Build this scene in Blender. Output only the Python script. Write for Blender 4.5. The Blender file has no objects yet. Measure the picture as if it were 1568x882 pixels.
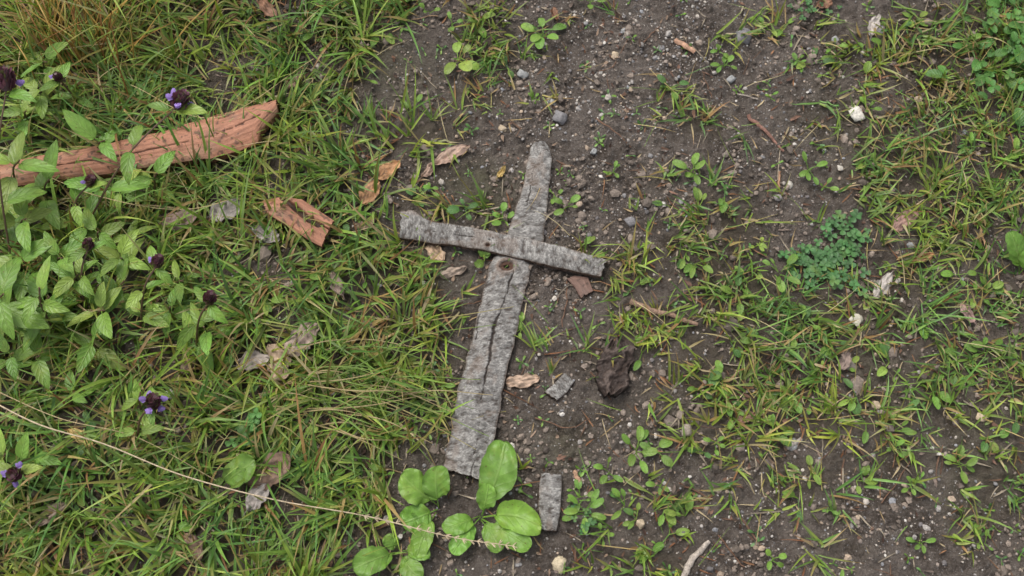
import bpy, bmesh, math, random
import numpy as np
from mathutils import Vector
rng = np.random.default_rng(7)
random.seed(7)
T = math.radians(20.0)
CAM = np.array([0, -1.6*math.sin(T), 1.6*math.cos(T)])
FWD = np.array([0, math.sin(T), -math.cos(T)]); UP = np.array([0, math.cos(T), math.sin(T)])

# ---- survey grid -> metres (1 unit ~ 1 mm on the ground) ----
def P(x, y, z=0.0):
    d = FWD*1600 + np.array([1., 0, 0])*(x-784) + UP*(441-y)
    t = (z-CAM[2])/d[2]
    return CAM + d*t
def Q(X, Y):
    dx = X; dy = Y-CAM[1]; dz = -CAM[2]
    f = dy*FWD[1]+dz*FWD[2]; u = dy*UP[1]+dz*UP[2]
    f = np.maximum(f, 0.2)
    return 784+1600*dx/f, 441-1600*u/f

# ---- noise ----
def _h(ix, iy, s):
    h = (ix.astype(np.int64)*374761393 + iy.astype(np.int64)*668265263 + s*974634777) & 0xffffffff
    h = ((h ^ (h >> 13))*1274126177) & 0xffffffff
    h = ((h ^ (h >> 15))*2246822519) & 0xffffffff
    return ((h ^ (h >> 16)) & 0xffffff)/float(0xffffff)
def vn(x, y, s=0):
    x = np.asarray(x, float); y = np.asarray(y, float)
    ix = np.floor(x); iy = np.floor(y); fx = x-ix; fy = y-iy
    fx = fx*fx*(3-2*fx); fy = fy*fy*(3-2*fy)
    a = _h(ix, iy, s); b = _h(ix+1, iy, s); c = _h(ix, iy+1, s); d = _h(ix+1, iy+1, s)
    return (a*(1-fx)+b*fx)*(1-fy)+(c*(1-fx)+d*fx)*fy
def fbm(x, y, s=0, o=4):
    r = 0; a = 0.5; t = 0
    for i in range(o):
        r = r+a*vn(x*2**i+i*17.3, y*2**i-i*9.1, s+i); t += a; a *= 0.55
    return r/t
def sst(a, b, x):
    t = np.clip((x-a)/(b-a), 0, 1); return t*t*(3-2*t)

def gh(x, y):
    x = np.asarray(x, float); y = np.asarray(y, float)
    r = (fbm(x*5, y*5, 3, 2)-0.5)*0.028
    r = r+(fbm(x*26, y*26, 11, 2)-0.5)*0.013
    m = fbm(x*95, y*95, 21, 3)
    r = r+(m-.5)*.006+np.clip(m-.55, 0, 1)*.020
    return r
def gz(x, y): return float(gh(np.array([x]), np.array([y]))[0])

# ---- zones ----
def blob(px, py, cx, cy, rx, ry):
    return np.exp(-((px-cx)/rx)**2-((py-cy)/ry)**2)
GB = [(1100,345,60,55,.9),(1085,410,70,35,.6),(1225,500,105,60,1.2),(1170,585,130,60,1.1),(1270,650,90,40,.8),(985,425,60,35,1.),(1000,505,50,28,.8),
      (1410,180,80,100,1.),(1450,300,95,75,1.1),(1530,60,75,90,1.3),(1550,570,80,80,1.3),(1430,590,50,50,.5),(1390,500,40,60,.4),(1090,185,40,30,.6),(1030,150,30,40,.35),
      (745,60,55,50,.8),(735,150,42,22,.7),(650,200,45,30,.7),(1045,770,70,28,.6),(1000,855,60,30,.6),(1200,745,60,35,.5),(1290,830,45,35,.3),
      (1195,30,60,25,.45),(1500,780,60,60,.4),(700,325,60,18,.8),(900,545,35,30,.35),(1000,265,40,30,.3),(1330,250,50,50,.5),(1420,430,60,50,.5),(1100,690,60,30,.4),
      (905,385,50,12,.8),(1370,720,50,40,.3),(690,620,40,40,.5),(1250,200,50,40,.15),(940,770,40,50,.2),(1300,110,40,40,.25),(920,5,30,14,.6),(1540,700,50,50,.6),(1520,440,40,40,.45),(1390,60,40,40,.5),(1120,450,40,30,.4),(1270,730,40,25,.25),(1540,230,50,70,.6)]
BARE = [(490,85,50,40,.8),(590,115,40,60,.7),(340,335,60,18,.6),(440,540,55,30,.5),(420,730,50,30,.6),(460,390,40,30,.4),(590,270,35,35,.7),(415,20,40,25,.4),(640,90,60,50,.6)]
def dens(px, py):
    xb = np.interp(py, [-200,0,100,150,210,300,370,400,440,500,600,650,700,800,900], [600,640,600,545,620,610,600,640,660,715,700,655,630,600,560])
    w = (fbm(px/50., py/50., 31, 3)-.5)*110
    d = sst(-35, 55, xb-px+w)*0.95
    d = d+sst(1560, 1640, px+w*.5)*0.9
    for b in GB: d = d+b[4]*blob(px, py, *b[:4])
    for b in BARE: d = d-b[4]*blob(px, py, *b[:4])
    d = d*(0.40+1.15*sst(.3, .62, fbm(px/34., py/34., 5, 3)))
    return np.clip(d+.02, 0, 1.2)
def gravel_d(px, py):
    g = .35+0*px
    for b in [(880,110,130,100,1.),(1000,60,140,90,.7),(940,310,70,40,1.),(1150,760,170,90,.9),(1100,180,160,140,.6),(1400,780,150,90,.6),(850,450,40,25,1.),(1240,300,60,60,.4),(1050,560,120,60,.35),(860,640,70,60,.3)]:
        g = g+b[4]*blob(px, py, *b[:4])
    return g*(1-.85*np.clip(dens(px, py), 0, 1))

# ---- mesh builder ----
class MB:
    def __init__(s): s.V=[]; s.C=[]; s.U=[]; s.F=[]; s.n=0
    def add(s, V, F, C, U=None):
        V = np.asarray(V, float).reshape(-1, 3); F = np.asarray(F)
        C = np.asarray(C, float)
        if C.ndim == 1: C = np.tile(C[:3], (len(V), 1))
        if U is None: U = np.zeros((len(V), 3))
        s.V.append(V); s.C.append(C[:, :3]); s.U.append(U); s.F.append(F+s.n); s.n += len(V)
    def build(s, name, mat, smooth=True, parent=None):
        V = np.concatenate(s.V); C = np.concatenate(s.C); U = np.concatenate(s.U)
        me = bpy.data.meshes.new(name)
        me.vertices.add(len(V)); me.vertices.foreach_set('co', V.astype(np.float32).ravel())
        idx = np.concatenate([f.ravel() for f in s.F]).astype(np.int32)
        cnt = np.concatenate([np.full(len(f), f.shape[1]) for f in s.F]).astype(np.int32)
        st = np.concatenate([[0], np.cumsum(cnt)[:-1]]).astype(np.int32)
        me.loops.add(len(idx)); me.loops.foreach_set('vertex_index', idx)
        me.polygons.add(len(cnt)); me.polygons.foreach_set('loop_start', st); me.polygons.foreach_set('loop_total', cnt)
        me.polygons.foreach_set('use_smooth', np.full(len(cnt), smooth))
        a = me.attributes.new('col', 'FLOAT_COLOR', 'POINT')
        a.data.foreach_set('color', np.concatenate([np.clip(C, 0, 1), np.ones((len(C), 1))], 1).astype(np.float32).ravel())
        b = me.attributes.new('luv', 'FLOAT_VECTOR', 'POINT'); b.data.foreach_set('vector', U.astype(np.float32).ravel())
        me.update(); me.validate()
        ob = bpy.data.objects.new(name, me); bpy.context.scene.collection.objects.link(ob)
        me.materials.append(mat)
        if parent: ob.parent = parent
        return ob
def gridF(n, m):
    i = np.arange((n-1)*(m-1)); r = i//(m-1); c = i % (m-1); a = r*m+c
    return np.stack([a, a+1, a+m+1, a+m], 1)

# ---- materials ----
def newmat(name):
    m = bpy.data.materials.new(name); m.use_nodes = True
    nt = m.node_tree; nt.nodes.clear()
    return m, nt, nt.nodes.new, nt.links.new
def mth(nt, op, a, b=None, c=None, clamp=False):
    n = nt.nodes.new('ShaderNodeMath'); n.operation = op; n.use_clamp = clamp
    for i, v in enumerate((a, b, c)):
        if v is None: continue
        if isinstance(v, (int, float)): n.inputs[i].default_value = v
        else: nt.links.new(v, n.inputs[i])
    return n.outputs[0]
def mixc(nt, f, a, b, mode='MIX'):
    n = nt.nodes.new('ShaderNodeMix'); n.data_type = 'RGBA'; n.blend_type = mode
    for s, v in ((n.inputs[0], f), (n.inputs[6], a), (n.inputs[7], b)):
        if isinstance(v, (int, float)): s.default_value = v
        elif isinstance(v, tuple): s.default_value = (*v, 1)
        else: nt.links.new(v, s)
    return n.outputs[2]
def noise(nt, vec, scale, detail=4, rough=.6):
    n = nt.nodes.new('ShaderNodeTexNoise'); n.inputs['Scale'].default_value = scale
    n.inputs['Detail'].default_value = detail; n.inputs['Roughness'].default_value = rough
    nt.links.new(vec, n.inputs['Vector']); return n.outputs['Fac']
def mr(nt, v, a, b, c=0., d=1.):
    n = nt.nodes.new('ShaderNodeMapRange'); n.inputs[1].default_value = a; n.inputs[2].default_value = b
    n.inputs[3].default_value = c; n.inputs[4].default_value = d; nt.links.new(v, n.inputs[0]); return n.outputs[0]
def attr(nt, name):
    n = nt.nodes.new('ShaderNodeAttribute'); n.attribute_name = name; return n
def pos(nt):
    return nt.nodes.new('ShaderNodeTexCoord').outputs['Object']
def bsdf(nt, col, rough, spec=.4, normal=None, trans=0.):
    p = nt.nodes.new('ShaderNodeBsdfPrincipled'); o = nt.nodes.new('ShaderNodeOutputMaterial')
    L = nt.links.new
    L(col, p.inputs['Base Color'])
    if isinstance(rough, float): p.inputs['Roughness'].default_value = rough
    else: L(rough, p.inputs['Roughness'])
    p.inputs['Specular IOR Level'].default_value = spec
    if normal is not None: L(normal, p.inputs['Normal'])
    if trans > 0:
        t = nt.nodes.new('ShaderNodeBsdfTranslucent'); L(mixc(nt, 1., col, (1.0, 1.0, .5), 'MULTIPLY'), t.inputs['Color'])
        m = nt.nodes.new('ShaderNodeMixShader'); m.inputs[0].default_value = trans
        L(p.outputs[0], m.inputs[1]); L(t.outputs[0], m.inputs[2]); L(m.outputs[0], o.inputs[0])
    else: L(p.outputs[0], o.inputs[0])
def bump(nt, h, dist, strength=1.):
    n = nt.nodes.new('ShaderNodeBump'); n.inputs['Distance'].default_value = dist; n.inputs['Strength'].default_value = strength
    nt.links.new(h, n.inputs['Height']); return n.outputs[0]

def m_simple(name, rough, spec, trans, nscale, namp, bd):
    m, nt, N, L = newmat(name)
    c = attr(nt, 'col').outputs['Color']; v = pos(nt)
    nn = noise(nt, v, nscale, 3)
    k = mr(nt, nn, .3, .7, 1-namp, 1+namp)
    cc = N('ShaderNodeVectorMath'); cc.operation = 'SCALE'; L(c, cc.inputs[0]); L(k, cc.inputs['Scale'])
    bsdf(nt, cc.outputs[0], rough, spec, bump(nt, nn, bd) if bd else None, trans)
    return m
M_grass = m_simple('grass_blade', .42, .4, .25, 60, .18, 0)
M_litter = m_simple('dry_litter', .75, .2, .1, 150, .3, .0005)
M_stone = m_simple('stone', .65, .3, 0, 350, .28, .0008)
M_twig = m_simple('twig_wood', .8, .2, 0, 400, .35, .0008)
M_dead = m_simple('dead_leaf', .6, .3, .12, 180, .25, .0006)
M_petal = m_simple('petal', .6, .2, .25, 300, .15, 0)

def m_leaf():
    m, nt, N, L = newmat('broad_leaf')
    c = attr(nt, 'col').outputs['Color']
    sp = N('ShaderNodeSeparateXYZ'); L(attr(nt, 'luv').outputs['Vector'], sp.inputs[0])
    au = mth(nt, 'ABSOLUTE', sp.outputs[0])
    rib = mr(nt, au, .03, .11, 1, 0)
    ph = mth(nt, 'SUBTRACT', sp.outputs[1], mth(nt, 'MULTIPLY', au, .30))
    lat = mth(nt, 'POWER', mth(nt, 'ABSOLUTE', mth(nt, 'SINE', mth(nt, 'MULTIPLY', ph, 16.))), .35)
    vein = mth(nt, 'MULTIPLY', mth(nt, 'MAXIMUM', rib, mth(nt, 'MULTIPLY', mth(nt, 'SUBTRACT', 1, lat), .8)), sp.outputs[2], clamp=True)
    v = pos(nt); nn = noise(nt, v, 70, 5, .65)
    k = mr(nt, nn, .3, .7, .76, 1.24)
    cc = N('ShaderNodeVectorMath'); cc.operation = 'SCALE'; L(c, cc.inputs[0]); L(k, cc.inputs['Scale'])
    col = mixc(nt, mth(nt, 'MULTIPLY', vein, .24), cc.outputs[0], (.34, .44, .15))
    yl = noise(nt, v, 38, 3, .5); col = mixc(nt, mr(nt, yl, .56, .78, 0, .35), col, (.33, .36, .06))
    sp2 = noise(nt, v, 230, 2, .5); col = mixc(nt, mr(nt, sp2, .70, .74, 0, .75), col, (.13, .075, .03))
    hgt = mth(nt, 'ADD', mth(nt, 'MULTIPLY', vein, -.8), mth(nt, 'MULTIPLY', nn, 1.1))
    bsdf(nt, col, .40, .42, bump(nt, hgt, .0014, .8), .22)
    return m
M_leaf = m_leaf()

def m_bark(name, rough=.85, fleck=True):
    m, nt, N, L = newmat(name)
    c = attr(nt, 'col').outputs['Color']; uv = attr(nt, 'luv').outputs['Vector']
    mp = N('ShaderNodeMapping'); L(uv, mp.inputs['Vector']); mp.inputs['Scale'].default_value = (1, 2.2, 1) if fleck else (6, 1, 1)
    n1 = noise(nt, mp.outputs[0], 260 if fleck else 60, 5, .7)
    n2 = noise(nt, uv, 700, 3, .7)
    k = mth(nt, 'ADD', mr(nt, n1, .3, .7, .72, 1.22), mr(nt, n2, .3, .7, -.15, .15))
    cc = N('ShaderNodeVectorMath'); cc.operation = 'SCALE'; L(c, cc.inputs[0]); L(k, cc.inputs['Scale'])
    bsdf(nt, cc.outputs[0], rough, .25, bump(nt, mth(nt, 'ADD', n1, mth(nt, 'MULTIPLY', n2, .4)), .0018 if fleck else .0009), 0)
    return m
M_bark = m_bark('grey_bark'); M_red = m_bark('inner_red_bark', .6, False)

def m_ground():
    m, nt, N, L = newmat('soil')
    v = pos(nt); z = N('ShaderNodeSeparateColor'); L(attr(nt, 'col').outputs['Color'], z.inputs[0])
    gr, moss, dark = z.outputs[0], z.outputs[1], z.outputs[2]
    n1 = noise(nt, v, 8, 5, .65); n2 = noise(nt, v, 70, 6, .75); n3 = noise(nt, v, 380, 5, .8)
    c = mixc(nt, mr(nt, n1, .40, .60), (.092, .069, .053), (.205, .167, .139))
    c = mixc(nt, mr(nt, n2, .44, .66, 0, .8), c, (.285, .237, .198))
    c = mixc(nt, mr(nt, n2, .45, .30, 0, .75), c, (.056, .040, .030))  # occlusion painted into soil colour: lows of the bump noise darkened, here and below
    c = mixc(nt, mr(nt, n3, .48, .34, 0, .7), c, (.044, .031, .023))
    c = mixc(nt, mr(nt, n3, .54, .70, 0, .45), c, (.36, .31, .265))
    for sc, thr in ((260, .74), (520, .62)):
        vo = N('ShaderNodeTexVoronoi'); vo.inputs['Scale'].default_value = sc; L(v, vo.inputs['Vector'])
        sc_ = N('ShaderNodeSeparateColor'); L(vo.outputs['Color'], sc_.inputs[0])
        msk = mth(nt, 'MULTIPLY', mr(nt, sc_.outputs[0], thr, thr+.1), mr(nt, vo.outputs['Distance'], .42, .25))
        msk = mth(nt, 'MULTIPLY', msk, mr(nt, gr, 0., .8, .15, .95), clamp=True)
        rmp = N('ShaderNodeValToRGB'); L(sc_.outputs[1], rmp.inputs[0])
        e = rmp.color_ramp.elements; e[0].color = (.14, .13, .13, 1); e[1].color = (.60, .56, .50, 1)
        x = e.new(.5); x.color = (.34, .285, .24, 1); x = e.new(.8); x.color = (.42, .385, .36, 1)
        c = mixc(nt, msk, c, rmp.outputs[0])
    c = mixc(nt, mth(nt, 'MULTIPLY', mth(nt, 'MULTIPLY', moss, mr(nt, n2, .3, .6)), .65, clamp=True), c, (.118, .122, .045))
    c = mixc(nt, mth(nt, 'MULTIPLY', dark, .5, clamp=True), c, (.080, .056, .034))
    h = mth(nt, 'ADD', mth(nt, 'MULTIPLY', n2, 1.8), mth(nt, 'MULTIPLY', n3, .8))
    rg = mth(nt, 'ADD', mr(nt, n2, .3, .7, -.12, .2), mr(nt, n1, .4, .6, .48, .68))
    bsdf(nt, c, rg, .45, bump(nt, h, .010, 1.), 0)
    return m
M_ground = m_ground()

# ---- ground ----
def axis(lo, hi, step, far):
    core = np.arange(lo, hi, step); out = []; s = step; x = core[-1]
    while x < far: s *= 1.35; x += s; out.append(x)
    o2 = []; s = step; x = lo
    while x > -far: s *= 1.35; x -= s; o2.append(x)
    return np.array(o2[::-1]+list(core)+out)
ax = axis(-1.0, 1.0, .0025, 80); ay = axis(-.6, .75, .0025, 80)
X, Y = np.meshgrid(ax, ay)
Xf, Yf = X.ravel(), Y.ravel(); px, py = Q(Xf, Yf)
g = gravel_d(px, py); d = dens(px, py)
core = (np.abs(Xf) < 1.1) & (np.abs(Yf) < .9)
Z = gh(Xf, Yf)+core*((fbm(Xf*300, Yf*300, 41, 2)-.5)*.0032)
moss = np.zeros_like(px)
for b in [(735,285,60,40,1.),(640,420,60,40,.8),(690,650,60,60,.7),(1150,440,60,30,.5),(620,120,60,50,.6),(860,690,50,50,.6),(560,60,60,60,.6),(1350,560,60,80,.4),(1280,200,80,80,.25),(1000,640,80,40,.3),(1480,700,70,80,.4)]:
    moss += b[4]*blob(px, py, *b[:4])
moss += .45*d
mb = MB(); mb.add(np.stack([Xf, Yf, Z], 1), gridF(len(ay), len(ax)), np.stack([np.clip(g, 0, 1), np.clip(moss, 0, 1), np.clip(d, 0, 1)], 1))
mb.build('ground', M_ground)

# ---- grass ----
GREENS = np.array([(.185,.325,.052),(.145,.280,.058),(.235,.365,.060),(.105,.220,.048),(.185,.285,.080),(.285,.385,.080)])
DRY = np.array([(.52,.39,.16),(.60,.50,.28),(.42,.36,.11),(.34,.17,.075),(.45,.28,.11)])
def blades(mb, bx, by, az, L, lean, curl, w, c0, c1, n=6, twist=None):
    N = len(bx); t = np.linspace(0, 1, n)
    th = lean[:, None]+curl[:, None]*t[None]
    ds = (L/(n-1))[:, None]
    sx = np.sin(th)*ds; sz = np.cos(th)*ds
    azt = az[:, None]+rng.normal(0, .25, N)[:, None]*t
    hx = np.cumsum(np.concatenate([np.zeros((N, 1)), (sx*np.cos(azt))[:, :-1]], 1), 1)
    hy = np.cumsum(np.concatenate([np.zeros((N, 1)), (sx*np.sin(azt))[:, :-1]], 1), 1)
    hz = np.cumsum(np.concatenate([np.zeros((N, 1)), sz[:, :-1]], 1), 1)
    x = bx[:, None]+hx; y = by[:, None]+hy; g0 = gh(x, y)
    z = gh(bx, by)[:, None]+hz-.001
    z = np.maximum(z, g0+.002+rng.random((N, 1))*.006*t)
    wt = w[:, None]*(.62+.5*np.sin(np.pi*np.minimum(t*1.1, 1)))*(1-t**2.6)*.5+.00008
    tw = (rng.normal(0, .45, N) if twist is None else twist)[:, None]*(.3+t)
    px_ = -np.sin(azt); py_ = np.cos(azt)
    nx = -np.cos(th)*np.cos(azt); ny = -np.cos(th)*np.sin(azt); nz = np.sin(th)
    sxv = px_*np.cos(tw)+nx*np.sin(tw); syv = py_*np.cos(tw)+ny*np.sin(tw); szv = nz*np.sin(tw)
    mid = np.stack([x-nx*wt*.35, y-ny*wt*.35, z-nz*wt*.35], 2)
    S = np.stack([sxv, syv, szv], 2)*wt[..., None]
    c = np.stack([x, y, z], 2)
    V = np.stack([c-S, mid, c+S], 2)
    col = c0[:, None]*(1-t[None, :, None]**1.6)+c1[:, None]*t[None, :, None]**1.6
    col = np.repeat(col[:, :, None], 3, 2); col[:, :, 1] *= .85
    f = gridF(n, 3)
    F = (np.arange(N)[:, None, None]*n*3+f[None]).reshape(-1, 4)
    mb.add(V.reshape(-1, 3), F, col.reshape(-1, 3))

def grass_field():
    A = (-1.5, 1.5, -.95, 1.25); area = 3.0*2.2
    nt_ = int(area*3400)
    x = rng.uniform(A[0], A[1], nt_); y = rng.uniform(A[2], A[3], nt_)
    px, py = Q(x, y); d = dens(px, py)
    k = rng.random(nt_) < d*.95; x, y, px, py, d = x[k], y[k], px[k], py[k], d[k]
    left = sst(720, 560, px)
    nb = rng.integers(3, 8, len(x)); idx = np.repeat(np.arange(len(x)), nb); N = len(idx)
    bx = x[idx]+rng.normal(0, .004, N); by = y[idx]+rng.normal(0, .004, N)
    taz = np.where(rng.random(len(x)) < .5, rng.uniform(0, 2*np.pi, len(x)), 9*fbm(px/90, py/90, 55, 2)); az = taz[idx]+rng.normal(0, .9, N)
    tl = (.034+.026*left)*rng.lognormal(0, .32, len(x)); L = tl[idx]*rng.uniform(.55, 1.35, N)
    tall = blob(px, py, 60, 20, 160, 90)[idx]; L *= 1+.7*tall
    lean = rng.uniform(.2, 1.2, N); curl = rng.uniform(.1, 1.2, N)
    w = rng.uniform(.0021, .0047, N)*(.9+.2*left[idx])
    gi = GREENS[rng.integers(0, len(GREENS), N)]*rng.uniform(.7, 1.2, (N, 1))
    tuft = rng.uniform(.78, 1.2, (len(x), 1)); gi = gi*tuft[idx]
    patch = fbm(px/110, py/110, 88, 3)[idx][:, None]; gi = gi*(.84+.38*patch)*(1+(patch-.5)*np.array([[.7, 0, -.7]]))
    dr = DRY[rng.integers(0, len(DRY), N)]*rng.uniform(.6, 1.05, (N, 1))
    dryp = .08+.17*sst(.48, .65, fbm(px/60, py/60, 77, 3))+.25*blob(px, py, 1100, 345, 80, 60)+.3*blob(px, py, 100, 30, 150, 80)+.15*blob(px, py, 1150, 590, 100, 60)+.12*blob(px, py, 1400, 150, 120, 160)
    isd = rng.random(N) < dryp[idx]
    c0 = np.where(isd[:, None], dr, gi); tipd = rng.random(N) < .22
    c1 = np.where((isd | tipd)[:, None], DRY[rng.integers(0, 5, N)]*.85, gi*1.15)
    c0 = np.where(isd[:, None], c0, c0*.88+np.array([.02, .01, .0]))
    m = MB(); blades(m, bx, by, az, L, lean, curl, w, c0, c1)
    print('blades', N)
    n2 = 2600; x = rng.uniform(A[0], A[1], n2*3); y = rng.uniform(A[2], A[3], n2*3); px, py = Q(x, y)
    k = rng.random(len(x)) < (dens(px, py)*.5+.05); x = x[k]; y = y[k]; N = len(x)
    gi = GREENS[rng.integers(0, len(GREENS), N)]; dr = DRY[rng.integers(0, 3, N)]
    c = np.where((rng.random(N) < .45)[:, None], dr, gi)
    blades(m, x, y, rng.uniform(0, 6.28, N), rng.uniform(.03, .10, N), rng.uniform(.6, 1.4, N), rng.uniform(.0, .7, N), rng.uniform(.0007, .0015, N), c, c)
    m.build('grass', M_grass)
grass_field()

# ---- dry litter ----
def litter():
    n = 22000; x = rng.uniform(-1.4, 1.4, n); y = rng.uniform(-.85, 1.1, n); px, py = Q(x, y)
    k = rng.random(n) < (dens(px, py)*.5+.14); x = x[k]; y = y[k]; N = len(x)
    pal = np.array([(.40,.29,.15),(.50,.40,.24),(.24,.11,.055),(.17,.10,.065),(.32,.17,.09),(.36,.30,.22)])
    c = pal[rng.integers(0, 6, N)]*rng.uniform(.6, 1.1, (N, 1))
    m = MB(); blades(m, x, y, rng.uniform(0, 6.28, N), rng.lognormal(-3.85, .5, N), np.full(N, 1.5), rng.uniform(-.1, .3, N), rng.uniform(.0007, .0028, N), c, c*.9, n=5)
    n = 7000; x = rng.uniform(-1.2, 1.2, n); y = rng.uniform(-.8, 1., n); k = rng.random(n) < sst(.42, .66, fbm(x*9, y*9, 19, 3)); x = x[k]; y = y[k]; N = len(x)
    pal = np.array([(.16,.09,.06),(.24,.14,.10),(.10,.06,.045),(.34,.24,.17),(.22,.17,.14)]); c = pal[rng.integers(0, 5, N)]*rng.uniform(.6, 1.2, (N, 1))
    blades(m, x, y, rng.uniform(0, 6.28, N), rng.lognormal(-4.75, .4, N), rng.uniform(1.0, 1.6, N), rng.uniform(-.3, .5, N), rng.uniform(.0020, .0055, N), c, c*.8, n=4)
    m.build('dry_grass_litter', M_litter)
litter()

# ---- stones ----
def ico(sub):
    bm = bmesh.new(); bmesh.ops.create_icosphere(bm, subdivisions=sub, radius=1)
    V = np.array([v.co[:] for v in bm.verts]); F = np.array([[v.index for v in f.verts] for f in bm.faces]); bm.free(); return V, F
def rotm(N):
    q = rng.normal(size=(N, 4)); q /= np.linalg.norm(q, axis=1, keepdims=True); w, x, y, z = q.T
    return np.stack([1-2*(y*y+z*z), 2*(x*y-z*w), 2*(x*z+y*w), 2*(x*y+z*w), 1-2*(x*x+z*z), 2*(y*z-x*w), 2*(x*z-y*w), 2*(y*z+x*w), 1-2*(x*x+y*y)], 1).reshape(N, 3, 3)
def stones(m, x, y, r, c, sub, jit=.18, sink=.3):
    V, F = ico(sub); N = len(x)
    S = rng.uniform(.6, 1.25, (N, 1, 3))
    VV = V[None]*(1+rng.uniform(-jit, jit, (N, len(V), 1)))*S
    VV = np.einsum('nij,nvj->nvi', rotm(N), VV)*r[:, None, None]
    VV[:, :, 2] *= .72
    VV[:, :, 0] += x[:, None]; VV[:, :, 1] += y[:, None]; VV[:, :, 2] += (gh(x, y)+r*sink)[:, None]
    m.add(VV.reshape(-1, 3), (np.arange(N)[:, None, None]*len(V)+F[None]).reshape(-1, 3), np.repeat(c, len(V), 0))
SP = np.array([(.36,.33,.30),(.23,.22,.215),(.46,.41,.35),(.39,.30,.22),(.16,.145,.14),(.60,.56,.50),(.30,.245,.205),(.31,.31,.32)])
def gravel():
    m = MB()
    for n, r0, sg, sub in ((110000, .0013, .3, 1), (28000, .0021, .3, 1), (6500, .0033, .28, 1), (1100, .0048, .25, 2)):
        x = rng.uniform(-1.2, 1.2, n); y = rng.uniform(-.8, .95, n); px, py = Q(x, y)
        gd = gravel_d(px, py)*(.25+.9*sst(.4, .62, fbm(px/24, py/24, 91, 3)))
        k = rng.random(n) < gd*.6; x = x[k]; y = y[k]; N = len(x)
        c = SP[rng.choice(8, N, p=[.2,.12,.14,.14,.08,.07,.18,.07])]*rng.uniform(.6, 1.05, (N, 1))
        stones(m, x, y, r0*rng.lognormal(0, sg, N), c, sub)
    n = 60000; x = rng.uniform(-1.2, 1.2, n); y = rng.uniform(-.8, 1., n)
    k = rng.random(n) < sst(.4, .62, fbm(x*12, y*12, 66, 3))*(1-.7*np.clip(dens(*Q(x, y)), 0, 1)); x = x[k]; y = y[k]; N = len(x)
    c = np.array([(.160,.128,.103)])*rng.uniform(.4, 1.7, (N, 1))
    stones(m, x, y, .0023*rng.lognormal(0, .5, N), c, 1, .28)
    m.build('gravel', M_stone, smooth=False)
gravel()
def pebble(x, y, r, c, flat=1):
    m = MB(); p = P(x, y); V, F = ico(3); R = rotm(1)[0]
    nz = fbm(V[:, 0]*1.6+x, V[:, 1]*1.6+V[:, 2]*1.1+y, int(x), 3)
    ang = np.max(np.abs(V@rotm(1)[0]), axis=1)
    VV = (V*(.62+.6*nz)[:, None]/ang[:, None]**.7*np.array([1.0, .88, .7]))@R.T*r/1000; VV[:, 2] *= .75
    VV += np.array([p[0], p[1], gz(p[0], p[1])+r/1000*.22])
    cc = np.array(c)*(.7+.5*fbm(V[:, 0]*2+y, V[:, 1]*2, 5, 3))[:, None]
    m.add(VV, F, cc); m.build('pebble', M_stone)
W = (.52,.48,.41); TN = (.44,.35,.24); GY = (.30,.30,.29); DK = (.20,.19,.19)
for a in [(1310,178,15,(.70,.65,.56)),(1312,489,11,(.52,.48,.38)),(942,88,8,TN),(845,156,7,GY),(800,113,9,GY),(1208,284,6,W),(1286,258,6,W),(770,200,7,TN),(1115,743,5,W),
          (857,866,12,(.48,.40,.27)),(980,803,7,TN),(1341,621,7,TN),(857,184,11,DK),(1137,60,15,DK),(1280,60,7,GY),(648,437,5,W),(784,684,5,W),(965,343,9,DK),(908,238,6,GY),
          (955,45,6,GY),(1300,555,12,(.28,.24,.20)),(1215,680,9,GY),(1500,640,7,TN),(1395,375,6,GY),(1120,120,7,GY),(1345,50,10,DK),(1050,660,10,(.32,.27,.22))]:
    pebble(*a)

# ---- tubes/ribbons ----
def spl(pts, n):
    p = np.array(pts, float); k = len(p)
    if k == 2: t = np.linspace(0, 1, n)[:, None]; return p[0]*(1-t)+p[1]*t
    pp = np.vstack([2*p[0]-p[1], p, 2*p[-1]-p[-2]]); out = []
    for u in np.linspace(0, k-1-1e-6, n):
        i = int(u); t = u-i; a, b, c, d = pp[i:i+4]
        out.append(.5*((2*b)+(-a+c)*t+(2*a-5*b+4*c-d)*t*t+(-a+3*b-3*c+d)*t**3))
    return np.array(out)
def tube(m, pts, r, col, n=16, k=6, rough=0., cap=True):
    c = spl(pts, n); r = np.interp(np.linspace(0, 1, n), np.linspace(0, 1, len(np.atleast_1d(r))), np.atleast_1d(r)) if np.ndim(r) else np.full(n, r)
    tg = np.gradient(c, axis=0); tg /= np.linalg.norm(tg, axis=1, keepdims=True)+1e-12
    ref = np.array([0, 0, 1.]) if abs(tg[:, 2]).mean() < .8 else np.array([1., 0, 0])
    s = np.cross(tg, ref); s /= np.linalg.norm(s, axis=1, keepdims=True); nn = np.cross(s, tg)
    a = np.linspace(0, 2*np.pi, k+1)
    rr = r[:, None]*(1+rough*rng.uniform(-1, 1, (n, k+1))); rr[:, -1] = rr[:, 0]
    V = c[:, None]+rr[..., None]*(np.cos(a)[None, :, None]*s[:, None]+np.sin(a)[None, :, None]*nn[:, None])
    cc = np.tile(np.array(col)[:3], (n*(k+1), 1))
    if rough: cc = cc*(1+rough*1.2*rng.uniform(-1, 1, (len(cc), 1)))
    m.add(V.reshape(-1, 3), gridF(n, k+1), cc)
    if cap:
        for e in (0, n-1):
            m.add(np.vstack([V[e], c[e][None]]), np.array([[i, i+1, k+1] for i in range(k)]), np.array(col)*1.2)
def gp(x, y, dz=.003):
    p = P(x, y); p[2] = gz(p[0], p[1])+dz; p2 = P(x, y, p[2]); return p2
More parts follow.
